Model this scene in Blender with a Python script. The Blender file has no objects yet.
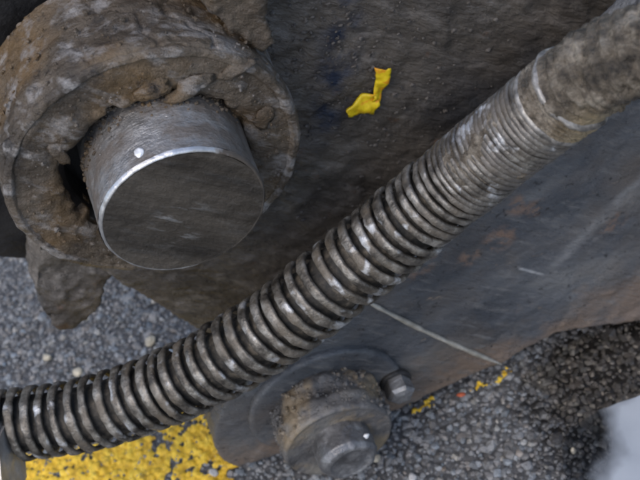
import bpy, bmesh, math, random
import numpy as np
from mathutils import Vector, Matrix

random.seed(4); RNG = np.random.default_rng(11)
sc = bpy.context.scene
COL = sc.collection

# ------------------------------------------------------------------ camera
PITCH, ROLL, HALF, DIST, GZ = math.radians(51), math.radians(23), math.radians(14), .603, .095
F = 320 / math.tan(HALF)
VX = np.array([1., 0, 0])
V = np.array([0, math.cos(PITCH), -math.sin(PITCH)])
U0 = np.array([0, math.sin(PITCH), math.cos(PITCH)])
R = math.cos(ROLL) * VX - math.sin(ROLL) * U0
U = math.sin(ROLL) * VX + math.cos(ROLL) * U0
C = np.array([0, 0, GZ]) - V * DIST
cd = bpy.data.cameras.new('camera'); cam = bpy.data.objects.new('camera', cd); COL.objects.link(cam)
m = Matrix.Identity(4)
for i in range(3):
    m[i][0], m[i][1], m[i][2], m[i][3] = R[i], U[i], -V[i], C[i]
cam.matrix_world = m
cd.sensor_width = 36; cd.angle = 2 * HALF; cd.clip_start = .02; cd.clip_end = 60
cd.dof.use_dof = True; cd.dof.focus_distance = .48; cd.dof.aperture_fstop = 22
sc.camera = cam
sc.cycles.filter_width = 2.3                             # a soft hand-held picture

# ------------------------------------------------------------------ sky, sun, exposure
SUN_EL, SUN_AZ = math.radians(58), math.radians(222)     # azimuth clockwise from +Y
w = bpy.data.worlds.new('World'); sc.world = w; w.use_nodes = True
nt = w.node_tree; bg = nt.nodes['Background']
sky = nt.nodes.new('ShaderNodeTexSky'); sky.sky_type = 'NISHITA'; sky.sun_disc = False
sky.sun_elevation = SUN_EL; sky.sun_rotation = SUN_AZ
sky.air_density = 1.0; sky.dust_density = 2.0; sky.ozone_density = 1.0
nt.links.new(sky.outputs[0], bg.inputs[0]); bg.inputs[1].default_value = .15
sd = bpy.data.lights.new('sun', 'SUN'); sd.energy = .8; sd.angle = math.radians(35); sd.color = (1, .96, .91)
sun = bpy.data.objects.new('sun', sd); COL.objects.link(sun)
sdir = Vector((math.sin(SUN_AZ) * math.cos(SUN_EL), math.cos(SUN_AZ) * math.cos(SUN_EL), math.sin(SUN_EL)))
sun.rotation_euler = sdir.to_track_quat('Z', 'Y').to_euler()
sun.location = (-.5, -.8, 1.5)
sc.view_settings.view_transform = 'Standard'; sc.view_settings.look = 'None'
sc.view_settings.gamma = 1; sc.view_settings.use_curve_mapping = False
sc.view_settings.exposure = .58

# ------------------------------------------------------------------ layout helpers
def at(px, py, Y=None, Z=None):
    """world point where the line of sight of picture point (px, py) meets the plane y=Y or z=Z"""
    d = V + R * (px - 320) / F + U * (240 - py) / F
    t = (Y - C[1]) / d[1] if Y is not None else (Z - C[2]) / d[2]
    return C + d * t

def _hash(ix, iy, iz, seed):
    h = (ix * 374761393 + iy * 668265263 + iz * 2147483647 + seed * 1274126177) & 0xffffffff
    h = ((h ^ (h >> 13)) * 1274126177) & 0xffffffff
    h = ((h ^ (h >> 16)) * 2246822519) & 0xffffffff
    return ((h ^ (h >> 15)) & 0xffffff) / float(0xffffff)

def vnoise(P, seed=0):
    P = np.asarray(P); I = np.floor(P).astype(np.int64); f = P - I; f = f * f * (3 - 2 * f)
    out = 0
    for dx in (0, 1):
        for dy in (0, 1):
            for dz in (0, 1):
                wgt = (f[:, 0] if dx else 1 - f[:, 0]) * (f[:, 1] if dy else 1 - f[:, 1]) * (f[:, 2] if dz else 1 - f[:, 2])
                out = out + wgt * _hash(I[:, 0] + dx, I[:, 1] + dy, I[:, 2] + dz, seed)
    return out * 2 - 1

def fbm(P, size, octv=4, seed=0, gain=.5, stretch=(1, 1, 1)):
    Q = np.asarray(P) / size * np.array(stretch); a = 1; s = 0
    for o in range(octv):
        s = s + a * vnoise(Q + 17.3 * o, seed + o); Q = Q * 2.03; a *= gain
    return s

def sstep(a, b, x):
    t = np.clip((x - a) / (b - a), 0, 1); return t * t * (3 - 2 * t)

# ------------------------------------------------------------------ object helpers
def tag(o, label=None, cat=None, group=None, kind=None):
    if label: o['label'] = label
    if cat: o['category'] = cat
    if group: o['group'] = group
    if kind: o['kind'] = kind
    return o

def root(name, loc, label, cat, group=None):
    o = bpy.data.objects.new(name, None); COL.objects.link(o); o.location = tuple(loc); o.empty_display_size = .02
    return tag(o, label, cat, group)

def ploc(o):
    p = Vector(o.location)
    while o.parent: o = o.parent; p += Vector(o.location)
    return p

def link(name, me, mat, parent=None, smooth=True, kind=None):
    """mesh in world coordinates -> object with its own origin, parented without moving"""
    n = len(me.vertices); co = np.empty(n * 3); me.vertices.foreach_get('co', co); co = co.reshape(-1, 3)
    c = (co.min(0) + co.max(0)) / 2
    if parent is None: c[2] = co[:, 2].min()
    me.vertices.foreach_set('co', (co - c).ravel()); me.update()
    me.materials.clear(); me.materials.append(mat)
    me.polygons.foreach_set('use_smooth', [smooth] * len(me.polygons))
    o = bpy.data.objects.new(name, me); COL.objects.link(o)
    if parent is not None:
        o.parent = parent; o.location = Vector(c) - ploc(parent)
    else: o.location = tuple(c)
    if kind: o['kind'] = kind
    return o

def mesh_np(name, verts, faces):
    me = bpy.data.meshes.new(name); me.from_pydata(np.asarray(verts).tolist(), [], [list(map(int, f)) for f in faces]); me.update(calc_edges=True)
    return me

def displace(me, fn):
    n = len(me.vertices); co = np.empty(n * 3); no = np.empty(n * 3)
    me.vertices.foreach_get('co', co); me.vertices.foreach_get('normal', no)
    co = co.reshape(-1, 3); no = no.reshape(-1, 3)
    d = fn(co, no)
    co = co + (no * d[:, None] if d.ndim == 1 else d)
    me.vertices.foreach_set('co', co.ravel()); me.update()
    return me

def lathe(name, prof, cx, cz, nseg=160, step=.0012):
    """profile [(radius, y)] turned about a horizontal axis along y through (cx, cz)"""
    pts = [prof[0]]
    for a, b in zip(prof, prof[1:]):
        L = math.dist(a, b); k = max(1, int(L / step))
        pts += [(a[0] + (b[0] - a[0]) * i / k, a[1] + (b[1] - a[1]) * i / k) for i in range(1, k + 1)]
    th = np.linspace(0, 2 * math.pi, nseg, endpoint=False)
    verts = []; faces = []
    for (r_, y_) in pts:
        verts.append(np.stack([cx + r_ * np.cos(th), 0 * th + y_, cz + r_ * np.sin(th)], -1))
    verts = np.concatenate(verts)
    for i in range(len(pts) - 1):
        for j in range(nseg):
            a = i * nseg + j; b = i * nseg + (j + 1) % nseg
            faces.append((a, b, b + nseg, a + nseg))
    bm = bmesh.new(); me = mesh_np(name, verts, faces); bm.from_mesh(me)
    bmesh.ops.remove_doubles(bm, verts=bm.verts, dist=1e-6)
    bmesh.ops.recalc_face_normals(bm, faces=bm.faces)
    bm.to_mesh(me); bm.free(); me.update()
    return me

def remesh(me, voxel, smooth_it=0):
    o = bpy.data.objects.new('tmp', me); COL.objects.link(o)
    md = o.modifiers.new('r', 'REMESH'); md.mode = 'VOXEL'; md.voxel_size = voxel
    if smooth_it:
        s = o.modifiers.new('s', 'SMOOTH'); s.iterations = smooth_it; s.factor = .5
    dg = bpy.context.evaluated_depsgraph_get()
    out = bpy.data.meshes.new_from_object(o.evaluated_get(dg))
    bpy.data.objects.remove(o)
    return out

def plate(name, pix, Y, thick, voxel=.0016, smooth_it=2):
    """steel plate whose front face stands in the plane y=Y, outline given by picture points on that plane"""
    P = [at(a, b, Y=Y) for a, b in pix]; n = len(P)
    v = [tuple(p) for p in P] + [(p[0], p[1] + thick, p[2]) for p in P]
    f = [list(range(n)), list(range(2 * n - 1, n - 1, -1))] + [[i, i + n, (i + 1) % n + n, (i + 1) % n] for i in range(n)]
    me = bpy.data.meshes.new(name); me.from_pydata(v, [], f)
    bm = bmesh.new(); bm.from_mesh(me); bmesh.ops.triangulate(bm, faces=bm.faces[:]); bmesh.ops.recalc_face_normals(bm, faces=bm.faces)
    bm.to_mesh(me); bm.free(); me.update()
    return remesh(me, voxel, smooth_it)

# ------------------------------------------------------------------ materials
class NB:
    def __init__(s, name):
        s.m = bpy.data.materials.new(name); s.m.use_nodes = True; s.t = s.m.node_tree
        s.b = s.t.nodes['Principled BSDF']
        s.geo = s.t.nodes.new('ShaderNodeNewGeometry'); s.pos = s.geo.outputs['Position']
    def n(s, kind, **kw):
        x = s.t.nodes.new('ShaderNode' + kind)
        for k, v in kw.items(): setattr(x, k, v)
        return x
    def l(s, a, b): s.t.links.new(a, b)
    def mapped(s, stretch=(1, 1, 1), rot=(0, 0, 0), off=(0, 0, 0)):
        src = s.pos
        if any(rot):                                    # turn first, then stretch along the turned axis
            y = s.n('Mapping'); y.inputs['Rotation'].default_value = rot; s.l(src, y.inputs['Vector']); src = y.outputs[0]
        x = s.n('Mapping'); x.inputs['Scale'].default_value = stretch
        x.inputs['Location'].default_value = off; s.l(src, x.inputs['Vector']); return x.outputs[0]
    def noise(s, scale, detail=6, rough=.6, stretch=(1, 1, 1), rot=(0, 0, 0), off=(0, 0, 0), dist=0):
        x = s.n('TexNoise'); x.inputs['Scale'].default_value = scale; x.inputs['Detail'].default_value = detail
        x.inputs['Roughness'].default_value = rough; x.inputs['Distortion'].default_value = dist
        s.l(s.mapped(stretch, rot, off), x.inputs['Vector']); return x.outputs['Fac']
    def ramp(s, fac, stops, interp='LINEAR'):
        x = s.n('ValToRGB'); x.color_ramp.interpolation = interp; e = x.color_ramp.elements
        while len(e) < len(stops): e.new(.5)
        for el, (p, c) in zip(e, stops):
            el.position = p; el.color = (c, c, c, 1) if isinstance(c, (int, float)) else (*c, 1)
        s.l(fac, x.inputs[0]); return x.outputs[0]
    def mix(s, fac, a, b):
        x = s.n('Mix', data_type='RGBA')
        for v, i in ((fac, 0), (a, 6), (b, 7)):
            if isinstance(v, (int, float)): x.inputs[i].default_value = v if i == 0 else (v, v, v, 1)
            elif isinstance(v, tuple): x.inputs[i].default_value = (*v, 1)
            else: s.l(v, x.inputs[i])
        return x.outputs[2]
    def math(s, op, a, b=None):
        x = s.n('Math', operation=op)
        for i, v in enumerate((a, b)):
            if v is None: continue
            if isinstance(v, (int, float)): x.inputs[i].default_value = v
            else: s.l(v, x.inputs[i])
        return x.outputs[0]
    def xyz(s):
        x = s.n('SeparateXYZ'); s.l(s.pos, x.inputs[0]); return x.outputs
    def band(s, P, Q, width):
        """1 on the line P-Q (a scratch with a real place), fading to 0 at width; extends with soft ends"""
        P, Q = Vector(P), Vector(Q); d = (Q - P); L = d.length; d.normalize()
        sub = s.n('VectorMath', operation='SUBTRACT'); s.l(s.pos, sub.inputs[0]); sub.inputs[1].default_value = P
        cr = s.n('VectorMath', operation='CROSS_PRODUCT'); s.l(sub.outputs[0], cr.inputs[0]); cr.inputs[1].default_value = d
        ln = s.n('VectorMath', operation='LENGTH'); s.l(cr.outputs[0], ln.inputs[0])
        dt = s.n('VectorMath', operation='DOT_PRODUCT'); s.l(sub.outputs[0], dt.inputs[0]); dt.inputs[1].default_value = d
        a = s.n('MapRange', interpolation_type='SMOOTHSTEP'); s.l(ln.outputs['Value'], a.inputs[0])
        a.inputs[1].default_value = width; a.inputs[2].default_value = 0; a.inputs[3].default_value = 0; a.inputs[4].default_value = 1
        t = s.math('ABSOLUTE', s.math('SUBTRACT', s.math('DIVIDE', dt.outputs['Value'], L), .5))
        e = s.n('MapRange', interpolation_type='SMOOTHSTEP'); s.l(t, e.inputs[0])
        e.inputs[1].default_value = .55; e.inputs[2].default_value = .3; e.inputs[3].default_value = 0; e.inputs[4].default_value = 1
        return s.math('MULTIPLY', a.outputs[0], e.outputs[0])
    def ball(s, P, rad):
        sub = s.n('VectorMath', operation='DISTANCE'); s.l(s.pos, sub.inputs[0]); sub.inputs[1].default_value = Vector(P)
        a = s.n('MapRange', interpolation_type='SMOOTHSTEP'); s.l(sub.outputs['Value'], a.inputs[0])
        a.inputs[1].default_value = rad; a.inputs[2].default_value = rad * .4; a.inputs[3].default_value = 0; a.inputs[4].default_value = 1
        return a.outputs[0]
    def bump(s, h, dist, strength=1, chain=None):
        x = s.n('Bump'); x.inputs['Strength'].default_value = strength; x.inputs['Distance'].default_value = dist
        s.l(h, x.inputs['Height'])
        if chain is not None: s.l(chain, x.inputs['Normal'])
        return x.outputs[0]
    def done(s, col, rough, metal=0., normal=None, spec=None):
        for v, k in ((col, 'Base Color'), (rough, 'Roughness'), (metal, 'Metallic'), (spec, 'Specular IOR Level')):
            if v is None: continue
            if isinstance(v, (int, float)): s.b.inputs[k].default_value = v
            elif isinstance(v, tuple): s.b.inputs[k].default_value = (*v, 1)
            else: s.l(v, s.b.inputs[k])
        if normal is not None: s.l(normal, s.b.inputs['Normal'])
        return s.m

PX0, PZ0 = float(at(184, 213, Y=-.062)[0]), float(at(184, 213, Y=-.062)[2])
WR = (0, math.radians(-47), 0)
ST = (.35, 1, 1)          # noise stretch; turned by WR it draws streaks along the camera-shake smear
def greasy_plate():
    k = NB('greasy_plate')
    a = k.noise(28, 9, .62, ST, WR); b = k.noise(160, 6, .65, (.3, 1, 1), WR); g = k.noise(9, 4, .55)
    c = k.ramp(a, [(.3, (.042, .037, .032)), (.5, (.092, .08, .067)), (.72, (.145, .125, .103))])
    c = k.mix(k.ramp(b, [(.5, 0.), (.68, .6)]), c, (.22, .2, .18))
    # blue-black old paint left bare in vertical runs near the boss
    p = at(345, 55, Y=0)
    blue = k.math('MULTIPLY', k.band(at(352, -30, Y=0), at(322, 150, Y=0), .014), k.ramp(k.noise(60, 5, .6), [(.42, 0.), (.58, 1.)]))
    c = k.mix(blue, c, (.02, .028, .05))
    blue2 = k.math('MULTIPLY', k.ball(at(540, 70, Y=0), .07), k.ramp(g, [(.42, 0.), (.6, .9)]))
    c = k.mix(blue2, c, (.03, .034, .042))
    rust = k.ramp(k.noise(75, 4, .6, off=(3, 1, 2)), [(.64, 0.), (.74, .8)])
    c = k.mix(rust, c, (.12, .07, .045))
    r = k.ramp(k.noise(90, 7, .65, (.4, 1, 1), WR, off=(5, 5, 5)), [(.38, .2), (.62, .55)])
    n1 = k.bump(k.noise(420, 5, .65, (.35, 1, 1), WR), .0018, 1)
    n2 = k.bump(k.noise(90, 5, .6, (.5, 1, 1), WR), .0022, .6, n1)
    return k.done(c, r, 0, n2)
def boss_mud(name='boss_mud', ochre_at=.5, pale_at=.42, tone=1.):
    k = NB(name)
    a = k.noise(38, 9, .65); b = k.noise(110, 8, .68, (.4, 1, 1), WR, off=(2, 0, 1))
    c = k.ramp(a, [(.28, (.035, .029, .024)), (.45, (.1, .078, .056)), (.6, (.17, .135, .098)), (.8, (.26, .23, .19))])
    ochre = k.ramp(k.noise(22, 4, .5, off=(7, 3, 1)), [(ochre_at, 0.), (ochre_at + .14, .85)])
    c = k.mix(ochre, c, (.2, .125, .055))
    pale = k.ramp(b, [(pale_at, 0.), (pale_at + .16, .85)])
    c = k.mix(pale, c, (.42, .4, .385))
    dark = k.ramp(k.noise(95, 8, .72, (.5, 1, 1), WR, off=(1, 9, 4)), [(.56, 0.), (.66, .88)])
    c = k.mix(dark, c, (.022, .02, .02))
    if tone != 1: c = k.mix(1 - tone, c, (.03, .022, .014))
    r = k.ramp(k.noise(60, 6, .6, off=(5, 2, 5)), [(.38, .16), (.62, .5)])
    n1 = k.bump(k.noise(330, 6, .7, (.35, 1, 1), WR), .0018, 1)
    n1 = k.bump(k.noise(110, 5, .65), .003, .6, n1)
    return k.done(c, r, 0, n1)
def gap_shade_black():
    k = NB('gap_shade_black')  # near-black base colour: the shade of gaps and recesses painted in
    c = k.ramp(k.noise(60, 6, .6, ST), [(.35, (.006, .006, .007)), (.7, (.02, .018, .017))])
    return k.done(c, k.ramp(k.noise(90, 5), [(.4, .4), (.65, .75)]), 0, k.bump(k.noise(300, 5, .65), .001, .7))
def pin_side():
    k = NB('worn_pin_steel')
    a = k.noise(55, 8, .65, (1, .5, 1)); sc_ = k.noise(260, 5, .7, (.3, 1.2, 1))
    c = k.ramp(a, [(.3, (.15, .14, .13)), (.5, (.32, .31, .3)), (.7, (.52, .51, .5))])
    grime = k.ramp(k.noise(60, 8, .7, (.5, 1, 1), WR, off=(4, 4, 1)), [(.43, 0.), (.54, .9)])
    c = k.mix(grime, c, (.12, .1, .083))
    m_ = k.mix(grime, .75, 0.)
    r = k.ramp(sc_, [(.35, .3), (.65, .55)])
    return k.done(c, r, m_, k.bump(k.noise(130, 6, .7, (.5, 1, 1), WR), .002, .8, k.bump(sc_, .0009, .7)))
def pin_face():
    k = NB('dirty_pin_face')
    s1 = k.noise(60, 8, .65, (.16, 1, 1), rot=(0, math.radians(-47), 0)); s2 = k.noise(260, 7, .72, (.2, 1, 1), rot=(0, math.radians(-47), 0))
    c = k.ramp(s1, [(.36, (.016, .013, .01)), (.5, (.045, .037, .028)), (.66, (.085, .071, .055))])
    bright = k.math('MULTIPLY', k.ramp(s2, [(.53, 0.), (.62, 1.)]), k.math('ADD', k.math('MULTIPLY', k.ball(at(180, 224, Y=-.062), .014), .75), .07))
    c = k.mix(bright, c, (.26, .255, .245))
    r = k.ramp(s2, [(.35, .36), (.6, .62)])
    return k.done(c, r, k.mix(bright, 0., .6), k.bump(k.noise(70, 6, .65, off=(3, 1, 1)), .0022, .7, k.bump(s2, .0016, 1)))
def edge_steel():
    k = NB('bright_edge_steel')
    c = k.ramp(k.noise(90, 5, .6), [(.35, (.42, .41, .4)), (.65, (.72, .71, .7))])
    # mud still sits on the rim towards the lower right
    x = k.xyz(); h = k.math('ADD', k.math('MULTIPLY', k.math('SUBTRACT', x[2], PZ0), -.55), k.math('MULTIPLY', k.math('SUBTRACT', x[0], PX0), .85))
    g_ = k.ramp(k.math('ADD', k.math('MULTIPLY', h, 16.), k.math('MULTIPLY', k.noise(120, 5, .6, off=(2, 2, 2)), .9)), [(.5, 0.), (.64, 1.)])
    c = k.mix(g_, c, (.085, .07, .056))
    return k.done(c, k.mix(g_, k.ramp(k.noise(200, 4), [(.4, .28), (.6, .5)]), .7), k.mix(g_, .8, 0.), k.bump(k.noise(400, 4), .0006, .5))
def arm_steel():
    k = NB('arm_steel')
    a = k.noise(32, 8, .62, (.5, 1, 1)); b = k.noise(14, 5, .6)
    c = k.ramp(a, [(.33, (.042, .046, .053)), (.52, (.094, .097, .103)), (.7, (.16, .158, .154))])
    brown = k.ramp(k.noise(18, 6, .6, off=(6, 1, 0)), [(.45, 0.), (.65, .65)])
    c = k.mix(brown, c, (.125, .1, .077))
    # rust eats up from the lower edge
    z = k.xyz()[2]; e = k.n('MapRange'); k.l(z, e.inputs[0])
    e.inputs[1].default_value = .075; e.inputs[2].default_value = .022; e.inputs[3].default_value = 0; e.inputs[4].default_value = .62
    rust = k.ramp(k.math('ADD', e.outputs[0], k.math('MULTIPLY', k.math('SUBTRACT', k.noise(40, 7, .65, off=(2, 8, 1)), .5), 1.1)), [(.3, 0.), (.6, .85)])
    c = k.mix(rust, c, (.19, .135, .097))
    for (px, py, rr) in ((424, 262, .0075), (412, 272, .005), (500, 240, .007), (470, 258, .005), (536, 208, .005), (613, 222, .006), (520, 205, .006)):
        msk = k.math('MULTIPLY', k.ball(at(px, py, Y=-.055), rr * 1.5), k.ramp(k.noise(170, 5, .6, off=(px, 0, 0)), [(.46, 0.), (.6, .7)]))
        c = k.mix(msk, c, (.24, .15, .1))
    scr = k.math('MULTIPLY', k.band(at(548, 272, Y=-.055), at(655, 165, Y=-.055), .006), k.ramp(k.noise(70, 5, .6), [(.38, .2), (.6, .85)]))
    c = k.mix(scr, c, (.24, .235, .23))
    for P_, Q_ in (((517, 268), (546, 276)),):
        c = k.mix(k.math('MULTIPLY', k.band(at(*P_, Y=-.055), at(*Q_, Y=-.055), .0013), .9), c, (.4, .4, .4))
    fine = k.ramp(k.noise(240, 6, .7, (.18, 1, 1), rot=WR), [(.54, 0.), (.68, .75)])
    c = k.mix(fine, c, (.16, .155, .15))
    chips = k.ramp(k.noise(230, 5, .6, (.6, 1, 1), off=(1, 7, 7)), [(.66, 0.), (.71, .75)])
    c = k.mix(k.math('MULTIPLY', chips, k.ramp(k.noise(26, 3, .5, off=(4, 4, 4)), [(.45, 0.), (.6, 1.)])), c, (.26, .2, .15))
    pits = k.ramp(k.noise(300, 5, .6, off=(6, 2, 9)), [(.3, .8), (.38, 0.)])
    c = k.mix(pits, c, (.018, .017, .016))
    r = k.ramp(k.noise(70, 7, .65, (.4, 1, 1), WR, off=(5, 0, 5)), [(.38, .2), (.62, .55)])
    n1 = k.bump(k.noise(380, 5, .65, (.35, 1, 1), WR), .0013, .9)
    return k.done(c, r, .1, k.bump(k.noise(70, 5, .6), .0022, .5, n1))
def collar_mud():
    k = NB('collar_mud')
    a = k.noise(70, 8, .62)
    c = k.ramp(a, [(.3, (.05, .048, .048)), (.5, (.12, .115, .112)), (.72, (.22, .2, .17))])
    oc = k.ramp(k.noise(55, 5, .55, off=(3, 3, 7)), [(.5, 0.), (.62, .85)])
    c = k.mix(oc, c, (.23, .175, .11))
    return k.done(c, k.ramp(k.noise(110, 5), [(.38, .28), (.62, .6)]), .1, k.bump(k.noise(300, 6, .65), .0014, .8))
def bolt_steel():
    k = NB('bolt_steel')
    c = k.ramp(k.noise(75, 7, .62), [(.3, (.06, .058, .058)), (.52, (.17, .168, .17)), (.7, (.36, .36, .36))])
    return k.done(c, k.ramp(k.noise(120, 5), [(.38, .24), (.62, .5)]), .5, k.bump(k.noise(300, 5, .65), .001, .6))
def spring_steel():
    k = NB('spring_wire')
    a = k.noise(150, 6, .62)
    c = k.ramp(a, [(.36, (.055, .048, .04)), (.5, (.155, .138, .115)), (.66, (.36, .335, .295))])
    mud = k.ramp(k.noise(62, 6, .62, off=(2, 3, 1)), [(.5, 0.), (.62, .8)])
    c = k.mix(mud, c, (.11, .088, .062))
    x = k.xyz()[0]; e = k.n('MapRange'); k.l(x, e.inputs[0])       # the end near the clamp is caked
    e.inputs[1].default_value = .035; e.inputs[2].default_value = .065; e.inputs[3].default_value = 0; e.inputs[4].default_value = .75
    c = k.mix(k.math('MULTIPLY', e.outputs[0], k.ramp(k.noise(95, 5, .6, off=(0, 3, 3)), [(.35, .15), (.6, 1.)])), c, (.15, .135, .12))
    worn = k.ramp(k.noise(110, 4, .5, off=(9, 3, 4)), [(.6, 0.), (.7, .9)])
    c = k.mix(worn, c, (.56, .56, .56))
    mt = k.mix(mud, .55, .05)
    r = k.mix(worn, k.ramp(k.noise(170, 4, off=(1, 1, 1)), [(.35, .2), (.65, .5)]), .18)
    return k.done(c, r, mt, k.bump(k.noise(480, 5, .65), .0008, .8))
def rubber():
    k = NB('dirty_rubber')
    c = k.ramp(k.noise(150, 7, .68), [(.38, (.01, .01, .009)), (.52, (.035, .03, .024)), (.64, (.11, .092, .07))])
    return k.done(c, .7, 0, k.bump(k.noise(300, 5, .6), .001, .6))
def sleeve_mud():
    k = NB('caked_sleeve')
    c = k.ramp(k.noise(130, 8, .7, (.6, 1, 1), WR), [(.36, (.03, .024, .017)), (.5, (.12, .096, .068)), (.64, (.29, .25, .195))])
    tan = k.math('MULTIPLY', k.ramp(k.noise(40, 5, .55, off=(1, 1, 6)), [(.4, .2), (.55, 1.)]), k.ball(at(605, 118, Y=-.11), .024))
    c = k.mix(k.ramp(k.noise(420, 4, .6, off=(3, 3, 3)), [(.55, 0.), (.7, .6)]), c, (.02, .017, .013))
    c = k.mix(tan, c, (.34, .265, .16))
    return k.done(c, k.ramp(k.noise(100, 5), [(.38, .12), (.62, .42)]), 0, k.bump(k.noise(330, 6, .7, (.5, 1, 1), WR), .0024, 1, k.bump(k.noise(120, 5, .6), .003, .6)))
def fitting():
    k = NB('hose_fitting_steel')
    c = k.ramp(k.noise(80, 6, .6), [(.35, (.34, .31, .28)), (.65, (.56, .53, .5))])
    return k.done(c, k.ramp(k.noise(120, 5), [(.4, .3), (.6, .55)]), .35, k.bump(k.noise(350, 5), .0008, .6))
def pale_weld():
    k = NB('pale_scraped_steel')
    c = k.ramp(k.noise(120, 5, .6), [(.35, (.27, .245, .2)), (.65, (.5, .46, .39))])
    return k.done(c, .5, .3, k.bump(k.noise(350, 4), .0006, .6))
def plain(name, c, r=.5, metal=0., var=.3, sz=200, bump=.0006):
    k = NB(name); lo = tuple(v * (1 - var) for v in c); hi = tuple(min(1, v * (1 + var)) for v in c)
    return k.done(k.ramp(k.noise(sz, 5, .6), [(.35, lo), (.65, hi)]), r, metal, k.bump(k.noise(sz * 2, 5, .65), bump, .7))
def yellow_scrap():
    k = NB('yellow_plastic')
    c = k.ramp(k.noise(110, 4, .6), [(.35, (.62, .42, .01)), (.6, (.8, .6, .015))])
    c = k.mix(k.ramp(k.noise(260, 4, .55, (.5, 1, 1), off=(3, 3, 3)), [(.53, 0.), (.62, .8)]), c, (.75, .25, .02))
    c = k.mix(k.ramp(k.noise(330, 4, .6, off=(8, 1, 3)), [(.66, 0.), (.76, .7)]), c, (.2, .13, .03))
    return k.done(c, .45, 0, k.bump(k.noise(300, 4), .0008, .6))
PUD = at(628, 440, Z=0)
def wet_mask(k):
    x = k.xyz()
    dx = k.math('DIVIDE', k.math('SUBTRACT', x[0], float(PUD[0]) + .035), .082); dy = k.math('DIVIDE', k.math('SUBTRACT', x[1], float(PUD[1]) + .02), .062)
    d = k.math('ADD', k.math('MULTIPLY', dx, dx), k.math('MULTIPLY', dy, dy))
    d = k.math('ADD', d, k.math('MULTIPLY', k.math('SUBTRACT', k.noise(45, 5, .6), .5), .9))
    e = k.n('MapRange', interpolation_type='SMOOTHSTEP'); k.l(d, e.inputs[0])
    e.inputs[1].default_value = 1.15; e.inputs[2].default_value = .55; e.inputs[3].default_value = 0; e.inputs[4].default_value = 1
    return e.outputs[0]
def asphalt_mat():
    k = NB('asphalt_binder')
    vo = k.n('TexVoronoi'); vo.inputs['Scale'].default_value = 210; k.l(k.pos, vo.inputs['Vector'])
    c = k.ramp(k.noise(140, 7, .65), [(.35, (.05, .05, .052)), (.6, (.085, .085, .087)), (.8, (.13, .128, .125))])
    c = k.mix(wet_mask(k), c, (.012, .011, .01))
    r = k.mix(wet_mask(k), .75, .16)
    n1 = k.bump(vo.outputs['Distance'], .003, .8); n1.node.invert = True
    return k.done(c, r, 0, k.bump(k.noise(420, 4), .001, .7, n1))
def stone_mat():
    k = NB('asphalt_stone')
    at_ = k.n('Attribute'); at_.attribute_name = 'stone_colour'
    c = k.mix(k.ramp(k.noise(420, 5, .65), [(.45, 0.), (.7, .6)]), at_.outputs['Color'], (.05, .049, .048))
    wm = wet_mask(k)
    c = k.mix(k.math('MULTIPLY', wm, .75), c, (.022, .019, .017))
    r = k.mix(wm, k.ramp(k.noise(200, 4), [(.4, .36), (.6, .65)]), .15)
    return k.done(c, r, 0, k.bump(k.noise(600, 4, .6), .0008, .8))
def road_yellow():
    k = NB('yellow_road_paint')
    c = k.ramp(k.noise(130, 6, .62), [(.32, (.5, .29, .016)), (.5, (.76, .48, .028)), (.7, (.88, .62, .07))])
    c = k.mix(k.ramp(k.noise(210, 6, .65, off=(4, 0, 4)), [(.57, 0.), (.68, .75)]), c, (.13, .085, .02))
    return k.done(c, .6, 0, k.bump(k.noise(420, 5, .65), .001, .8))
def sky_pale_water():
    k = NB('sky_pale_water'); k.b.inputs['IOR'].default_value = 1.33
    c = k.ramp(k.noise(30, 4, .5), [(.35, (.31, .34, .38)), (.65, (.38, .41, .45))])  # sky reflection painted as pale diffuse colour; the arm blocks the real one
    # the painted sky-reflection colour fades to clear water towards the shore
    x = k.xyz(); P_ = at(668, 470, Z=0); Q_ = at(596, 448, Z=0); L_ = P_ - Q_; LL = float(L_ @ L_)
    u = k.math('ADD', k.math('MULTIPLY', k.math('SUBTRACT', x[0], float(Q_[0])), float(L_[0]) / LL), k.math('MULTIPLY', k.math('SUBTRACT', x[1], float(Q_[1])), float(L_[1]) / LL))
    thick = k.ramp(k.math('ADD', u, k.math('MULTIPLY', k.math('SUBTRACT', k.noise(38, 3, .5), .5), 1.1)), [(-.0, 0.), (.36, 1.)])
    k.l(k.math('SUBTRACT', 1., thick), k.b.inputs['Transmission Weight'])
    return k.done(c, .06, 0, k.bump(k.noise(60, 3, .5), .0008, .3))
def clear_water():
    k = NB('thin_clear_water'); k.b.inputs['IOR'].default_value = 1.33; k.b.inputs['Transmission Weight'].default_value = 1.
    return k.done((.8, .76, .7), .04, 0, k.bump(k.noise(70, 3, .5, (.4, 1, 1), (0, 0, .5)), .003, .5))

M = dict(plate=greasy_plate(), mud=boss_mud(pale_at=.5, tone=.78), facemud=boss_mud('ochre_face_mud', .47, .52, .68), rimmud=boss_mud('rim_mud', .54, .48, .8), shadeblack=gap_shade_black(), pin=pin_side(), pface=pin_face(), edge=edge_steel(),
         arm=arm_steel(), collar=collar_mud(), bolt=bolt_steel(), spring=spring_steel(), rubber=rubber(), sleeve=sleeve_mud(),
         fit=fitting(), weld=pale_weld(), scrap=yellow_scrap(), asphalt=asphalt_mat(), stone=stone_mat(), road=road_yellow(),
         skypale=sky_pale_water(), water=clear_water(), white=plain('white_fleck', (.8, .8, .8), .35), grit=plain('dried_grit', (.085, .075, .066), .6, 0, .6, 300),
         palestone=plain('pale_stone', (.42, .37, .28), .6), whitestone=plain('white_stone', (.42, .41, .4), .6),
         redbit=plain('red_plastic', (.42, .09, .035), .6), rib=plain('band_steel', (.27, .25, .225), .4, .4, .6, 220))

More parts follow.
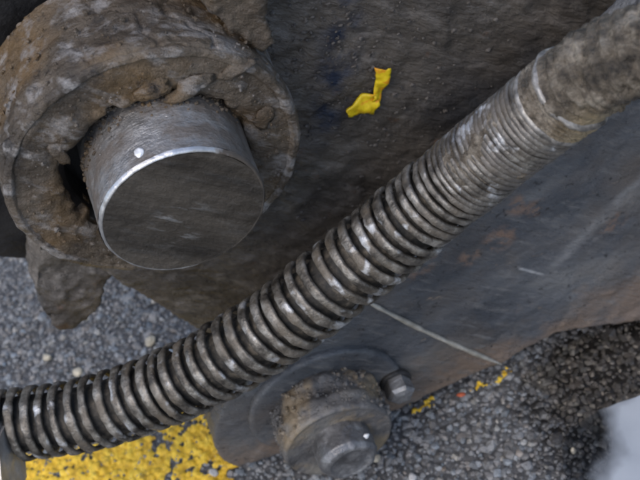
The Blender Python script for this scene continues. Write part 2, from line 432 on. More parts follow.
# ------------------------------------------------------------------ rocks (shared shape maker)
_bm = bmesh.new(); bmesh.ops.create_icosphere(_bm, subdivisions=1, radius=1); ICO_V = np.array([v.co[:] for v in _bm.verts]); ICO_F = np.array([[v.index for v in f.verts] for f in _bm.faces]); _bm.free()
_bm = bmesh.new(); bmesh.ops.create_icosphere(_bm, subdivisions=3, radius=1); ICO3_V = np.array([v.co[:] for v in _bm.verts]); ICO3_F = np.array([[v.index for v in f.verts] for f in _bm.faces]); _bm.free()

def rocks(name, centres, radii, flat, mat, parent=None, colours=None, kind='stuff', rough=.28):
    n = len(centres); k = len(ICO_V)
    A = RNG.normal(size=(n, 3, 3)); Q, _ = np.linalg.qr(A)
    S = RNG.uniform(.72, 1.3, (n, 1, 3))
    base = ICO_V[None] * (1 + RNG.uniform(-rough, rough, (n, k, 1)))
    v = np.einsum('nkj,nij->nki', base * S, Q) * radii[:, None, None]
    v = v * np.asarray(flat)[None, None] + centres[:, None]
    f = (ICO_F[None] + (np.arange(n) * k)[:, None, None]).reshape(-1, 3)
    me = bpy.data.meshes.new(name)
    me.vertices.add(n * k); me.vertices.foreach_set('co', v.ravel())
    me.loops.add(len(f) * 3); me.loops.foreach_set('vertex_index', f.ravel().astype(np.int32))
    me.polygons.add(len(f)); me.polygons.foreach_set('loop_start', np.arange(0, len(f) * 3, 3, dtype=np.int32))
    me.update(calc_edges=True)
    if colours is not None:
        ca = me.color_attributes.new('stone_colour', 'FLOAT_COLOR', 'POINT')
        cc = np.concatenate([np.repeat(colours, k, 0), np.ones((n * k, 1))], 1); ca.data.foreach_set('color', cc.ravel())
    return link(name, me, mat, parent, False, kind)

# ------------------------------------------------------------------ the ground
me = mesh_np('road', [(-2, -2, -.0003), (2, -2, -.0003), (2, 2, -.0003), (-2, 2, -.0003)], [(0, 1, 2, 3)])
tag(link('road', me, M['asphalt']), 'dark asphalt road surface under the machine', kind='structure')

def inpoly(P, poly):
    x, y = P[:, 0], P[:, 1]; ins = np.zeros(len(P), bool); n = len(poly)
    for i in range(n):
        (x1, y1), (x2, y2) = poly[i][:2], poly[(i + 1) % n][:2]
        c = ((y1 > y) != (y2 > y)) & (x < (x2 - x1) * (y - y1) / (y2 - y1 + 1e-12) + x1); ins ^= c
    return ins
PAINT = [at(a, b, Z=0) for a, b in ((8, 468), (60, 452), (112, 438), (165, 420), (214, 395), (262, 380), (262, 440), (232, 470), (208, 500), (120, 530), (20, 520))]
SPECKS = [at(a, b, Z=0) for a, b in ((498, 379), (489, 384), (505, 375), (420, 406), (428, 403), (414, 409), (478, 389))]
sp = .0027; X0, Y0 = -.32, -.21
NXg, NYg = int(.58 / sp), int(.50 / sp)
gx, gy = np.meshgrid(X0 + sp * np.arange(NXg), Y0 + sp * np.arange(NYg))
cen = np.stack([gx.ravel(), gy.ravel(), 0 * gx.ravel()], -1); n = len(cen)
cen[:, :2] += RNG.uniform(-.5, .5, (n, 2)) * sp
rad = .0009 + .0017 * RNG.random(n) ** 2.2
big = RNG.random(n) < .03; rad[big] *= 1.5
FLAT = .7
cen[:, 2] = .0004 * fbm(cen, .03, 3, 5) + RNG.uniform(-.0004, .0003, n) - .12 * rad
g = .13 + .13 * RNG.random(n) ** 1.3; warm = RNG.normal(0, .05, n)
colr = np.stack([g * (1 + warm), g, g * (1 - warm * .9)], -1)
lt = RNG.random(n) < .04; colr[lt] = colr[lt] * 1.1 + np.array([.12, .11, .085])
tag(rocks('asphalt_aggregate', cen, rad, (1, 1, FLAT), M['stone'], None, colr, rough=.34), 'grey crushed stones set in the asphalt', 'asphalt')

def stone_top(P):
    """height of the stony surface at points P"""
    ix = np.round((P[:, 0] - X0) / sp).astype(int); iy = np.round((P[:, 1] - Y0) / sp).astype(int); H = np.full(len(P), -.0002)
    for dx in (-1, 0, 1):
        for dy in (-1, 0, 1):
            k_ = np.clip(iy + dy, 0, NYg - 1) * NXg + np.clip(ix + dx, 0, NXg - 1); c_ = cen[k_]; r_ = rad[k_] * 1.05
            d2 = (P[:, 0] - c_[:, 0]) ** 2 + (P[:, 1] - c_[:, 1]) ** 2
            H = np.maximum(H, np.where(d2 < r_ ** 2, c_[:, 2] + FLAT * np.sqrt(np.maximum(r_ ** 2 - d2, 0)), -1))
    return H
def paint_coat(name, box, keep, label):
    """a thin coat of paint lying over the stones, worn through where keep() says so"""
    st = .0006; xs = np.arange(box[0], box[1], st); ys = np.arange(box[2], box[3], st); gx_, gy_ = np.meshgrid(xs, ys)
    P = np.stack([gx_.ravel(), gy_.ravel(), 0 * gx_.ravel()], -1); H = stone_top(P); K = keep(P, H)
    P[:, 2] = H + .0003 + .0003 * fbm(P, .0022, 3, 77); nx = len(xs); ny = len(ys); idx = np.arange(nx * ny).reshape(ny, nx)
    q = np.stack([idx[:-1, :-1], idx[:-1, 1:], idx[1:, 1:], idx[1:, :-1]], -1).reshape(-1, 4); q = q[K[q].all(1)]
    used = np.unique(q); m_ = np.full(nx * ny, -1); m_[used] = np.arange(len(used))
    tag(link(name, mesh_np(name, P[used], m_[q]), M['road']), label, 'road marking', kind='structure')
pp = np.array(PAINT)
def keep_main(P, H):
    edge = inpoly(P + .006 * np.stack([fbm(P, .008, 3, 81), fbm(P, .008, 3, 85), 0 * P[:, 0]], -1), pp)
    return edge & (fbm(P, .010, 3, 21) + .75 * fbm(P, .0032, 3, 25) + .6 + np.clip(H / .0007, -1, 1) * .5 > 0)
paint_coat('road_marking', (pp[:, 0].min() - .01, pp[:, 0].max() + .01, pp[:, 1].min() - .01, pp[:, 1].max() + .01), keep_main, 'worn yellow road paint on the asphalt below the spring-wrapped hose')
ss = np.array(SPECKS)
def keep_specks(P, H):
    d = np.min(np.hypot(P[:, 0][:, None] - ss[None, :, 0], P[:, 1][:, None] - ss[None, :, 1]), 1)
    return (d < .0042) & (fbm(P, .0045, 3, 95) + .5 * fbm(P, .0018, 2, 97) - .1 - d / .009 + np.clip(H / .0006, -1, 1) * .4 > 0)
paint_coat('road_marking', (ss[:, 0].min() - .006, ss[:, 0].max() + .006, ss[:, 1].min() - .006, ss[:, 1].max() + .006), keep_specks, 'faint specks of yellow paint on asphalt along the arm\'s lower edge')

def blob_sheet(name, pix, z, mat, label, seed, wob):
    P = np.array([at(a, b, Z=0)[:2] for a, b in pix]); c = P.mean(0); n = len(P); out = []
    for i in range(n):                                   # smooth closed outline with a ragged shore
        p0, p1, p2, p3 = P[i - 1], P[i], P[(i + 1) % n], P[(i + 2) % n]
        for t in np.linspace(0, 1, 14, endpoint=False):
            out.append(.5 * (2 * p1 + (p2 - p0) * t + (2 * p0 - 5 * p1 + 4 * p2 - p3) * t * t + (3 * p1 - p0 - 3 * p2 + p3) * t ** 3))
    out = np.array(out); o3 = np.concatenate([out, np.zeros((len(out), 1))], 1)
    out = c + (out - c) * (1 + wob * fbm(o3, .012, 3, seed))[:, None]
    v = [(c[0], c[1], z)] + [(a, b, z) for a, b in out]; k = len(out)
    me = mesh_np(name, v, [(0, i + 1, (i + 1) % k + 1) for i in range(k)])
    return tag(link(name, me, mat), label, kind='structure')
blob_sheet('wet_film', [(545, 352), (600, 338), (700, 320), (800, 380), (780, 470), (640, 455), (575, 425), (535, 395)], .0017, M['water'], 'thin film of clear water on asphalt below the steel arm', 3, .14)
blob_sheet('puddle', [(575, 428), (640, 396), (720, 372), (820, 430), (800, 560), (680, 580), (590, 530), (560, 480)], .0021, M['skypale'], 'puddle at the lower right with sky reflection put into its pale colour', 8, .05)

def loose_stone(px, py, rpx, mat, label, flat=.7, stretch=1.4, seed=0, name='pebble'):
    c = at(px, py, Z=.002); r_ = rpx * .0004
    v = ICO3_V * (1 + .3 * fbm(ICO3_V, .9, 3, seed))[:, None] * r_ * np.array([stretch, 1, flat])
    a = seed * 1.3; v = np.stack([v[:, 0] * math.cos(a) - v[:, 1] * math.sin(a), v[:, 0] * math.sin(a) + v[:, 1] * math.cos(a), v[:, 2]], -1)
    me = mesh_np(name, v + np.array([c[0], c[1], .001 + r_ * flat * .5]), ICO3_F)
    return tag(link(name, me, mat), label, 'stone' if name == 'pebble' else 'litter')
loose_stone(78, 372, 6.5, M['palestone'], 'cream pebble just above the coils at the hose\'s left stretch', seed=1)
loose_stone(47, 357, 5.5, M['palestone'], 'small tan pebble on the asphalt left of the cream one', seed=2)
loose_stone(150, 341, 6.5, M['palestone'], 'beige pebble in the shade under the greasy plate\'s lower edge', seed=3)
loose_stone(214, 473, 5, M['whitestone'], 'white pebble at the right end of the yellow paint', seed=4)
loose_stone(376, 458, 4.5, M['palestone'], 'cream pebble right beside the protruding lower bolt', seed=5)
loose_stone(412, 478, 4.5, M['whitestone'], 'pale pebble at the picture\'s bottom edge right of the bolt', seed=6)
loose_stone(573, 450, 3, M['palestone'], 'small pale pebble at the left shore of the pale puddle', seed=8)
loose_stone(461, 394, 3, M['redbit'], 'tiny red-orange plastic bit on asphalt below the arm\'s edge', .5, 1.8, 7, 'plastic_bit')

# ------------------------------------------------------------------ upper frame: plates, boss
PF, BF = -.062, -.036                                     # pin face, boss face
pc = at(184, 213, Y=PF); PX, PZ = pc[0], pc[2]
frame = root('coupler_frame', (PX, 0, 0), 'greasy brown steel frame plate with a mud-caked round pin boss', 'machine frame')
BC = np.array([PX, 0, PZ])

def plate_relief(co, no):
    front = sstep(-.2, -.9, no[:, 1])
    near = np.exp(-((np.hypot(co[:, 0] - PX - .02, co[:, 2] - PZ)) / .1) ** 2)
    d = .0006 * fbm(co, .03, 3, 1) + (.0003 + .0009 * near) * fbm(co, .006, 4, 3, .6, (.6, 1, 1))
    runs = sstep(.25, .6, fbm(co, .02, 3, 9, .5, (1, 1, .3))) * .0009
    return (d + runs) * (.4 + .6 * front)
me = plate('side_plate', [(118, -95), (420, -110), (700, -100), (900, -40), (900, 200), (600, 330), (330, 420), (250, 368), (204, 334), (150, 300), (96, 268), (60, 180)], 0, .02, .0015)
link('side_plate', displace(me, plate_relief), M['plate'], frame)
me = plate('rear_plate', [(-260, -200), (60, -260), (260, -200), (260, 200), (120, 255), (52, 266), (0, 258), (-200, 232)], .034, .016, .003)
link('rear_plate', displace(me, lambda c, n_: .001 * fbm(c, .015, 4, 12)), M['shadeblack'], frame)  # fills the dark void beyond the boss; its shade is in the colour
me = plate('lower_lug', [(38, 240), (35, 290), (42, 314), (56, 328), (72, 331), (88, 322), (99, 304), (112, 270), (118, 240)], .012, .02, .0012, 6)
link('lower_lug', displace(me, lambda c, n_: .0022 * fbm(c, .012, 4, 14) + .0008 * fbm(c, .004, 3, 17)), M['plate'], frame)

def boss_relief(co, no):
    front = sstep(-.5, -.95, no[:, 1])
    ang = np.arctan2(co[:, 2] - PZ, co[:, 0] - PX)
    up = sstep(-.3, .8, np.sin(ang))                       # mud settles on what faces up
    d = .001 * fbm(co, .02, 4, 30, .5) + .0003 * fbm(co, .0045, 4, 34, .6)
    clod = sstep(.15, .55, fbm(co, .012, 3, 40)) * .0009
    crack = -sstep(.9, 1., 1 - np.abs(fbm(co, .018, 3, 51))) * .0016
    return (d + clod * (.35 + .65 * up) + crack) * (.45 + .55 * np.maximum(front, up))
RO, RI = .0575, .0365
BXC = PX - .0045
boss = link('boss', displace(lathe('boss', [(RO - .005, BF + .0035), (RO - .0016, BF + .0022), (RO - .0002, BF + .003), (RO + .0004, BF + .008), (RO - .0012, BF + .016), (RO - .0012, .012)], BXC, PZ, 420, .0008), boss_relief), M['mud'], frame)
boss['label'] = 'boss wall streaked with pale dried mud'
link('boss_rim', displace(lathe('boss_rim', [(RO - .0035, BF + .007), (RO - .0008, BF + .0042), (RO - .0004, BF + .0014), (RO - .0014, BF + .0002), (RO - .0034, BF - .0002), (RO - .0048, BF + .0012), (RO - .0055, BF + .004)], BXC, PZ, 420, .0005), lambda c, n_: .0005 * fbm(c, .012, 4, 57) + .0003 * fbm(c, .004, 3, 58)), M['rimmud'], boss)
def face_relief(co, no):
    rr = np.hypot(co[:, 0] - BXC, co[:, 2] - PZ); inner = sstep(RI + .011, RI + .001, rr)
    d = .0009 * fbm(co, .016, 4, 30, .5) + .0003 * fbm(co, .0045, 4, 34, .6) + sstep(.1, .5, fbm(co, .011, 3, 41)) * (.0004 + .0018 * inner)
    up = sstep(.2, .8, (co[:, 2] - PZ) / RO)
    hole = inner * up * .0018 * (.4 + fbm(co, .012, 3, 43))
    out = no * (d - .4 * hole)[:, None]
    rad = np.stack([co[:, 0] - BXC, 0 * rr, co[:, 2] - PZ], -1) / np.maximum(rr, 1e-6)[:, None]
    return out - rad * (hole + inner * .0012 * fbm(co, .006, 3, 47))[:, None]
fo = link('boss_face', displace(lathe('boss_face', [(RI, BF + .02), (RI, BF + .003), (RI + .002, BF + .0012), (RI + .006, BF + .0006), (RO - .0042, BF + .001), (RO - .003, BF + .003)], BXC, PZ, 420, .0008), face_relief), M['facemud'], boss)
fo['label'] = 'ring face caked in brown and ochre mud'
me = lathe('bore', [(RI + .0015, BF + .006), (RI - .001, BF + .008), (RI - .0015, BF + .022), (.028, BF + .0235)], PX - .0025, PZ, 160, .002)
link('bore', me, M['shadeblack'], boss)  # recess shade around the pin put into the near-black colour

def clod(name, px, py, Y, rad3, mat, parent, seed, rough=.35, sub=None, label=None):
    c = at(px, py, Y=Y)
    v = ICO3_V * (1 + rough * fbm(ICO3_V, .8, 4, seed))[:, None] * np.array(rad3) + c
    o = link(name, mesh_np(name, v, ICO3_F), mat, parent)
    if label: o['label'] = label
    return o
# lug above the boss, pale with dried clay
me = plate('top_lug', [(190, -90), (252, -90), (262, -20), (269, 22), (276, 44), (262, 54), (238, 36), (212, 16), (196, -8)], -.024, .03, .0011, 5)
link('top_lug', displace(me, lambda c, n_: .0016 * fbm(c, .014, 4, 61) + .0009 * fbm(c, .004, 3, 66)), M['mud'], frame)
for i, (a, b, y, rr) in enumerate(((150, 92, -.036, (.006, .0025, .003)), (232, 70, -.035, (.007, .0025, .003)),
                                   (60, 150, -.036, (.003, .002, .005)), (190, 88, -.036, (.008, .0026, .003)), (262, 118, -.0355, (.004, .0014, .005)))):
    clod('mud_clod', a, b, y, rr, M['facemud'], boss, 70 + i, .6)
clod('white_fleck', 80, 243, -.019, (.0018, .001, .0018), M['whitestone'], boss, 91, .3)

# grit thrown over plate and boss
gp = []
while len(gp) < 900:
    a, b = random.gauss(330, 70), random.gauss(70, 75)
    if 255 < a < 520 and -40 < b < 300: gp.append(at(a, b, Y=-.0006 - random.random() * .0006))
gp = np.array(gp); link_r = .0002 + .0008 * RNG.random(len(gp)) ** 4
rocks('grit', gp, link_r, (1.3, .8, 1), M['grit'], frame, kind='stuff')
gp = []
for _ in range(260):
    t_ = random.random() * 2 * math.pi; rr = random.uniform(RI + .003, RO - .006)
    gp.append((PX - .0035 + rr * math.cos(t_), BF - random.random() * .0015, PZ + rr * math.sin(t_)))
for _ in range(260):
    t_ = random.uniform(.25, math.pi - .3); gp.append((PX - .0035 + (RO + .0004) * math.cos(t_), random.uniform(BF + .004, 0), PZ + (RO + .0004) * math.sin(t_)))
gp = np.array(gp); rocks('grit', gp, .0003 + .0008 * RNG.random(len(gp)) ** 5, (1, 1, 1), M['facemud'], boss, kind='stuff')

# ------------------------------------------------------------------ pivot pin
PR = .0312
pin = root('pivot_pin', (PX, PF, PZ - PR), 'thick round steel pin with a bright worn rim inside the muddy boss', 'pin')
me = lathe('shaft', [(PR - .0002, BF + .03), (PR, BF + .01), (PR, PF + .0016)], PX, PZ, 260, .0009)
link('shaft', displace(me, lambda c, n_: .00035 * fbm(c, .012, 4, 101, .6, (1, .5, 1))), M['pin'], pin)
me = lathe('rim', [(PR, PF + .0016), (PR - .0003, PF + .0007), (PR - .0008, PF - .0001), (PR - .0013, PF)], PX, PZ, 260, .0005)
link('rim', displace(me, lambda c, n_: .00018 * fbm(c, .005, 3, 104)), M['edge'], pin)['label'] = 'bright chamfered rim'
me = lathe('end_face', [(PR - .0013, PF), (.02, PF + .0003), (.0, PF + .0002)], PX, PZ, 220, .001)
link('end_face', displace(me, lambda c, n_: .00035 * fbm(c, .01, 4, 107, .6, (.3, 1, 1))), M['pface'], pin)['label'] = 'dark scratched end face'
q = np.array([math.cos(math.radians(98)), math.sin(math.radians(98))])
c = np.array([PX + q[0] * (PR + .0004), PF + 0.006, PZ + q[1] * (PR + .0004)])
v = ICO3_V * (1 + .3 * fbm(ICO3_V, .8, 3, 5))[:, None] * np.array([.0019, .0020, .0008]) + c
link('white_fleck', mesh_np('white_fleck', v, ICO3_F), M['white'], pin)  # pale lump standing in for a soft highlight on the shaft
# packed mud on top of the pin where it enters the bore
gp = []
for _ in range(260):
    t_ = random.uniform(.2, 2.9); y_ = BF + .008 - abs(random.gauss(0, .005)); gp.append((PX + (PR + .0002) * math.cos(t_), y_, PZ + (PR + .0002) * math.sin(t_)))
gp = np.array(gp); rocks('grit', gp, .0003 + .0009 * RNG.random(len(gp)) ** 3, (1, .8, 1), M['facemud'], pin, kind='stuff')

# ------------------------------------------------------------------ lower arm
AY = -.055
arm = root('lower_arm', tuple(at(430, 392, Y=AY)), 'dark steel arm plate with rusty lower edge behind the hose', 'machine arm')
me = plate('arm_plate', [(238, 467), (300, 446), (350, 427), (400, 408), (440, 391), (500, 364), (530, 348), (556, 334), (600, 326), (660, 319), (780, 300), (860, 200), (860, -140), (740, -60),
                         (612, 62), (500, 158), (400, 243), (300, 325), (245, 378), (226, 402), (215, 430), (215, 449), (223, 461)], AY, .022, .0013, 3)
def arm_relief(co, no):
    return .0005 * fbm(co, .025, 4, 120) + .00035 * fbm(co, .006, 4, 125, .6, (.6, 1, 1)) + .0006 * sstep(.3, .6, fbm(co, .011, 3, 131)) * sstep(.07, .03, co[:, 2])
link('arm_plate', displace(me, arm_relief), M['arm'], arm)

def rod(name, P, Q, wd, th, mat, parent, seed, n=60, bow=0.):
    """a low rounded bead from P to Q on the arm face"""
    P, Q = np.array(P), np.array(Q); d = Q - P; L = np.linalg.norm(d); d /= L; up = np.cross(d, [0, -1, 0]); up /= np.linalg.norm(up); out = np.array([0, -1., 0]); k = 10
    v = []; f = []
    for i in range(n + 1):
        t = i / n; c = P + d * L * t + up * bow * math.sin(math.pi * t)
        wv = wd * (.85 + .4 * vnoise(np.array([[t * 14, seed, 0.]]))[0]); tp = min(1, 8 * t, 8 * (1 - t)) * .6 + .4
        for j in range(k):
            a = 2 * math.pi * j / k; v.append(c + up * wv * tp * math.cos(a) + out * th * math.sin(a) * tp)
    for i in range(n):
        for j in range(k): f.append((i * k + j, i * k + (j + 1) % k, (i + 1) * k + (j + 1) % k, (i + 1) * k + j))
    f.append(tuple(range(k))); f.append(tuple(range(n * k + k - 1, n * k - 1, -1)))
    return link(name, mesh_np(name, v, f), mat, parent)
rod('seam_strip', at(366, 301, Y=AY - .0006), at(501, 364, Y=AY - .0006), .0012, .0013, M['weld'], arm, 3, 80, .0012)['label'] = 'thin pale raised seam across the arm'

bc = at(339, 442, Y=-.08); BX, BZ = bc[0], bc[2]
me = lathe('pad', [(.001, AY - .0035), (.036, AY - .0035), (.0373, AY - .0025), (.0378, AY + .004)], BX + .001, BZ, 150, .0015)
link('pad', displace(me, lambda c, n_: .0004 * fbm(c, .01, 4, 140)), M['arm'], arm)

# pivot bolt with its collar
pb = root('pivot_bolt', (BX, -.08, max(BZ - .028, 0)), 'muddy bolt with thick round collar on the arm\'s lower end', 'bolt')
me = lathe('collar', [(.001, AY - .002), (.0255, AY - .002), (.0266, AY - .006), (.0252, AY - .013), (.0262, AY - .0165), (.0262, -.0785), (.0252, -.0802), (.023, -.0795), (.001, -.079)], BX, BZ, 220, .0008)
link('collar', displace(me, lambda c, n_: (.0012 * fbm(c, .012, 4, 150) + .0005 * fbm(c, .004, 3, 154)) * sstep(-.083, -.07, c[:, 1]) + .00025 * fbm(c, .006, 3, 155)), M['collar'], pb)
me = lathe('bolt_end', [(.0138, -.077), (.0135, -.0905), (.0118, -.093), (.0098, -.0937), (.0085, -.093), (0, -.093)], BX + .0015, BZ + .001, 160, .0007)
link('bolt_end', displace(me, lambda c, n_: .0007 * fbm(c, .008, 4, 160)), M['bolt'], pb)
clod('highlight_fleck', 366, 436, -.0905, (.0013, .001, .0011), M['white'], pb, 93, .3)  # pale lump shaped as the highlight on the bolt's side
gp = []
for _ in range(330):
    t_ = random.uniform(-.3, math.pi + .3); gp.append((BX + .0262 * math.cos(t_), random.uniform(-.0775, AY - .003), BZ + .0262 * math.sin(t_)))
gp = np.array(gp); rocks('grit', gp, .0004 + .0012 * RNG.random(len(gp)) ** 3, (1, 1, 1), M['collar'], pb, kind='stuff')

# small lock screw beside the collar
lc = at(402, 396, Y=-.068)
lk = root('lock_screw', (lc[0], -.06, lc[2] - .006), 'small shiny lock screw right of the muddy collar', 'screw')
me = lathe('screw_head', [(.0066, AY - .003), (.0068, -.067), (.0055, -.0685), (.0025, -.0692), (0, -.0693)], lc[0], lc[2], 6, .0016)
link('screw_head', displace(me, lambda c, n_: .0003 * fbm(c, .005, 3, 170)), M['bolt'], lk, False)
me = lathe('washer', [(.0075, AY - .003), (.0078, AY - .0045), (.0072, AY - .0056), (.004, AY - .0056)], lc[0], lc[2], 48, .0008)
link('washer', me, M['shadeblack'], lk)

# ------------------------------------------------------------------ hydraulic hose with its spring guard
ctrl = [(-70, 434, -.035), (-30, 429, -.04), (30, 423, -.048), (103, 410, -.058), (190, 377, -.068), (276, 326, -.076), (362, 259, -.08), (400, 228, -.082), (450, 187, -.086), (495, 150, -.091), (550, 106, -.098), (596, 72, -.106), (640, 52, -.112), (700, 44, -.118), (780, 50, -.12)]
K = np.array([at(a, b, Y=y) for a, b, y in ctrl])
def catmull(Pt, per=60):
    Pt = np.concatenate([[2 * Pt[0] - Pt[1]], Pt, [2 * Pt[-1] - Pt[-2]]]); out = []
    for i in range(1, len(Pt) - 2):
        for t in np.linspace(0, 1, per, endpoint=False):
            p0, p1, p2, p3 = Pt[i - 1:i + 3]
            out.append(.5 * (2 * p1 + (p2 - p0) * t + (2 * p0 - 5 * p1 + 4 * p2 - p3) * t * t + (3 * p1 - p0 - 3 * p2 + p3) * t ** 3))
    out.append(Pt[-2]); return np.array(out)
CL = catmull(K); seg = np.linalg.norm(np.diff(CL, axis=0), axis=1); SL = np.concatenate([[0], np.cumsum(seg)]); LEN = SL[-1]
def along(s): return np.stack([np.interp(s, SL, CL[:, i]) for i in range(3)], -1)
def s_of(px, py):
    """arc length of the hose point nearest to a picture point"""
    q_ = CL - C; w_ = q_ @ V; uv = np.stack([320 + F * (q_ @ R) / w_, 240 - F * (q_ @ U) / w_], -1)
    return SL[np.argmin(np.hypot(uv[:, 0] - px, uv[:, 1] - py))]
def frames(s):
    T = along(np.minimum(s + .002, LEN)) - along(np.maximum(s - .002, 0)); T /= np.linalg.norm(T, axis=1)[:, None]
    A = np.cross(T, np.array([0, -1., 0])); A /= np.linalg.norm(A, axis=1)[:, None]      # across, upward
    B = np.cross(T, A); B /= np.linalg.norm(B, axis=1)[:, None]
    return T, A, B
def tube(name, s0, s1, rfun, mat, parent, nr=72, ds=.001, disp=None, caps=True):
    s = np.arange(s0, s1, ds); T, A, B = frames(s); P = along(s); th = np.linspace(0, 2 * math.pi, nr, endpoint=False)
    rr = np.array([rfun(x) for x in s])
    v = P[:, None] + rr[:, None, None] * (A[:, None] * np.cos(th)[None, :, None] + B[:, None] * np.sin(th)[None, :, None])
    v = v.reshape(-1, 3); n = len(s)
    f = [(i * nr + j, i * nr + (j + 1) % nr, (i + 1) * nr + (j + 1) % nr, (i + 1) * nr + j) for i in range(n - 1) for j in range(nr)]
    if caps: f += [tuple(range(nr - 1, -1, -1)), tuple(range((n - 1) * nr, n * nr))]
    me = mesh_np(name, v, f); bm = bmesh.new(); bm.from_mesh(me); bmesh.ops.recalc_face_normals(bm, faces=bm.faces); bm.to_mesh(me); bm.free(); me.update()
    if disp: displace(me, disp)
    return link(name, me, mat, parent)
S_A, S_T0, S_T1, S_E = s_of(2, 425), s_of(412, 218), s_of(472, 169), s_of(549, 106)
hose = root('hydraulic_hose', tuple(along(np.array([s_of(276, 326)]))[0] - np.array([0, 0, .017])), 'hydraulic hose wrapped in a steel spring guard running diagonally past the pin', 'hose')
HR, CR = .0122, .0152
tube('hose_body', 0.0, LEN - .002, lambda s: HR, M['rubber'], hose, 48, .002, lambda c, n_: .0005 * fbm(c, .008, 3, 180))
# one continuous helical wire
def pitch(s):
    o = .0078 - .0006 * min(1, s / S_T0); t = .0025
    k = float(sstep(S_T0 - .012, S_T1 + .004, np.array([s]))[0]); return o + (t - o) * k
s = S_A + .001; ph = 2.0; SS = []; PH = []
while s < S_E - .001:
    SS.append(s); PH.append(ph)
    dphi = 2 * math.pi / 56; j = 1 + .1 * math.sin(s * 310) + .12 * math.sin(s * 811 + 1) + .1 * math.sin(s * 97)
    s += pitch(s) * j * dphi / (2 * math.pi); ph += dphi
SS = np.array(SS); PH = np.array(PH); T, A, B = frames(SS); P = along(SS)
HAND = 1
rad_dir = A * np.cos(PH)[:, None] + HAND * B * np.sin(PH)[:, None]
kk = sstep(S_T0 - .012, S_T1 + .004, SS)
turn = vnoise(np.stack([PH / 6.283 * .9, 0 * PH, 0 * PH], -1), 3)
crad = CR + .0004 * turn - .0007 * kk
hw = (.0019 * (1 - kk) + .00112 * kk) * (1 + .14 * vnoise(np.stack([PH * 1.1, 0 * PH, 0 * PH], -1), 7)); ht = .0011 * (1 - kk) + .0010 * kk
nk = 12; verts = []
lump = fbm(P + rad_dir * CR, .004, 3, 190)
for jn in range(nk):
    a = 2 * math.pi * jn / nk; ca, sa = math.cos(a), math.sin(a)
    ca = math.copysign(abs(ca) ** .6, ca); sa = math.copysign(abs(sa) ** .6, sa)
    verts.append(P + rad_dir * (crad + ht * sa + .00035 * lump)[:, None] + T * (hw * ca * (1 + .2 * lump))[:, None])
verts = np.stack(verts, 1).reshape(-1, 3); n = len(SS)
faces = [(i * nk + j, i * nk + (j + 1) % nk, (i + 1) * nk + (j + 1) % nk, (i + 1) * nk + j) for i in range(n - 1) for j in range(nk)]
faces += [tuple(range(nk)), tuple(range(n * nk - 1, (n - 1) * nk - 1, -1))]
me = mesh_np('spring_guard', verts, faces); bm = bmesh.new(); bm.from_mesh(me); bmesh.ops.recalc_face_normals(bm, faces=bm.faces); bm.to_mesh(me); bm.free()
link('spring_guard', me, M['spring'], hose)['label'] = 'worn steel spring coils, open at left and packed tight at right'
# mud packed between the tight coils
tube('packed_mud', S_T1 - .004, S_E - .001, lambda s: CR - .0007, M['sleeve'], hose, 120, .0007, lambda c, n_: .0010 * fbm(c, .012, 3, 200) + .0006 * fbm(c, .004, 3, 204))
# end band, sleeve and cut end towards the upper right
tube('end_band', S_E - .001, S_E + .0022, lambda s: CR + .0004 - .36 * abs(s - S_E - .0005), M['rib'], hose, 120, .0004, lambda c, n_: .0002 * fbm(c, .004, 3, 210))
S_F = s_of(572, 88)
tube('sleeve', S_E + .0015, S_F, lambda s: CR - .0003 + .0006 * math.sin(s * 6.283 / .0024), M['sleeve'], hose, 150, .0004, lambda c, n_: .0005 * fbm(c, .01, 4, 214) + .0003 * fbm(c, .003, 3, 216))
tube('outer_sleeve', S_F - .0005, s_of(740, 46), lambda s: CR - .001 + .0004 * math.sin(s * 6.283 / .0033) + .0016 * math.exp(-((s - S_F) / .0012) ** 2), M['sleeve'], hose, 150, .0006,
     lambda c, n_: .0009 * fbm(c, .012, 4, 220, .6) + .0006 * fbm(c, .004, 3, 224) - .0007 * sstep(.85, 1., 1 - np.abs(fbm(c, .02, 2, 226))))
tube('second_band', S_F - .0012, S_F + .0008, lambda s: CR + .0009 - .4 * abs(s - S_F), M['rib'], hose, 120, .0004, lambda c, n_: .0005 * fbm(c, .005, 3, 212))
# fitting at the lower left end
tube('fitting_collar', max(S_A - .012, .001), S_A + .0012, lambda s: CR + .0008, M['fit'], hose, 80, .0008, lambda c, n_: .0003 * fbm(c, .006, 3, 230))
fc = at(-14, 462, Y=-.058)
me = bpy.data.meshes.new('fitting_nut'); bm = bmesh.new()
bmesh.ops.create_cone(bm, cap_ends=True, segments=6, radius1=.019, radius2=.019, depth=.024)
bmesh.ops.bevel(bm, geom=bm.edges[:], offset=.0016, segments=2, affect='EDGES')
T0 = Vector(frames(np.array([.01]))[0][0]); q_ = T0.to_track_quat('Z', 'Y').to_matrix().to_4x4()
bmesh.ops.transform(bm, matrix=Matrix.Translation(Vector(fc)) @ q_, verts=bm.verts); bm.to_mesh(me); bm.free()
link('fitting_nut', me, M['fit'], hose, False)

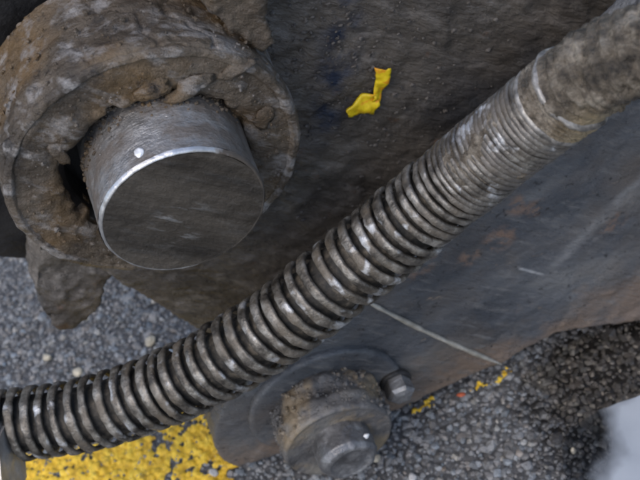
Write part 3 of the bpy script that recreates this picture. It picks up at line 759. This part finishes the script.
# ------------------------------------------------------------------ yellow scrap stuck to the plate
sp0 = at(368, 97, Y=-.003)
ys = root('plastic_scrap', tuple(at(358, 112, Y=-.002)), 'bright yellow bent plastic scrap stuck on the greasy plate', 'scrap')
def ribbon(name, left, right, Y, th, seed, parent):
    """thick curled strip between two outlines on the plate"""
    Lp = np.array([at(a, b, Y=Y) for a, b in left]); Rp = np.array([at(a, b, Y=Y) for a, b in right]); nl = 24; nw = 8
    tt = np.linspace(0, len(left) - 1, nl); v = []
    for t in tt:
        l_ = np.array([np.interp(t, range(len(left)), Lp[:, i]) for i in range(3)]); r_ = np.array([np.interp(t, range(len(left)), Rp[:, i]) for i in range(3)])
        for j in range(nw): v.append(l_ + (r_ - l_) * j / (nw - 1))
    v = np.array(v); v += np.stack([.0006 * fbm(v, .0035, 3, seed + 1), 0 * v[:, 0], .0006 * fbm(v, .0035, 3, seed + 2)], -1); h = .0014 * fbm(v, .004, 3, seed) - .0006 * np.sin(np.tile(np.linspace(0, math.pi, nw), nl))
    v[:, 1] += h; b = v.copy(); b[:, 1] += th; n = len(v); f = []
    for i in range(nl - 1):
        for j in range(nw - 1):
            a = i * nw + j; f.append((a, a + 1, a + nw + 1, a + nw)); f.append((n + a, n + a + nw, n + a + nw + 1, n + a + 1))
    ring = [j for j in range(nw)] + [i * nw + nw - 1 for i in range(1, nl)] + [(nl - 1) * nw + j for j in range(nw - 2, -1, -1)] + [i * nw for i in range(nl - 2, 0, -1)]
    for i in range(len(ring)): a, c_ = ring[i], ring[(i + 1) % len(ring)]; f.append((a, a + n, c_ + n, c_))
    me = mesh_np(name, v, f) if False else mesh_np(name, np.concatenate([v, b]), f)
    bm = bmesh.new(); bm.from_mesh(me); bmesh.ops.recalc_face_normals(bm, faces=bm.faces); bm.to_mesh(me); bm.free()
    return link(name, me, M['scrap'], parent)
ribbon('strip', [(375, 69), (376, 80), (374, 92), (372, 101)], [(391, 68), (388, 80), (384, 92), (379, 103)], -.0032, .0005, 300, ys)
ribbon('crumpled_end', [(379, 96), (372, 94), (362, 97), (354, 104), (347, 111)], [(378, 107), (374, 114), (364, 113), (356, 116), (348, 118)], -.0034, .0012, 305, ys)
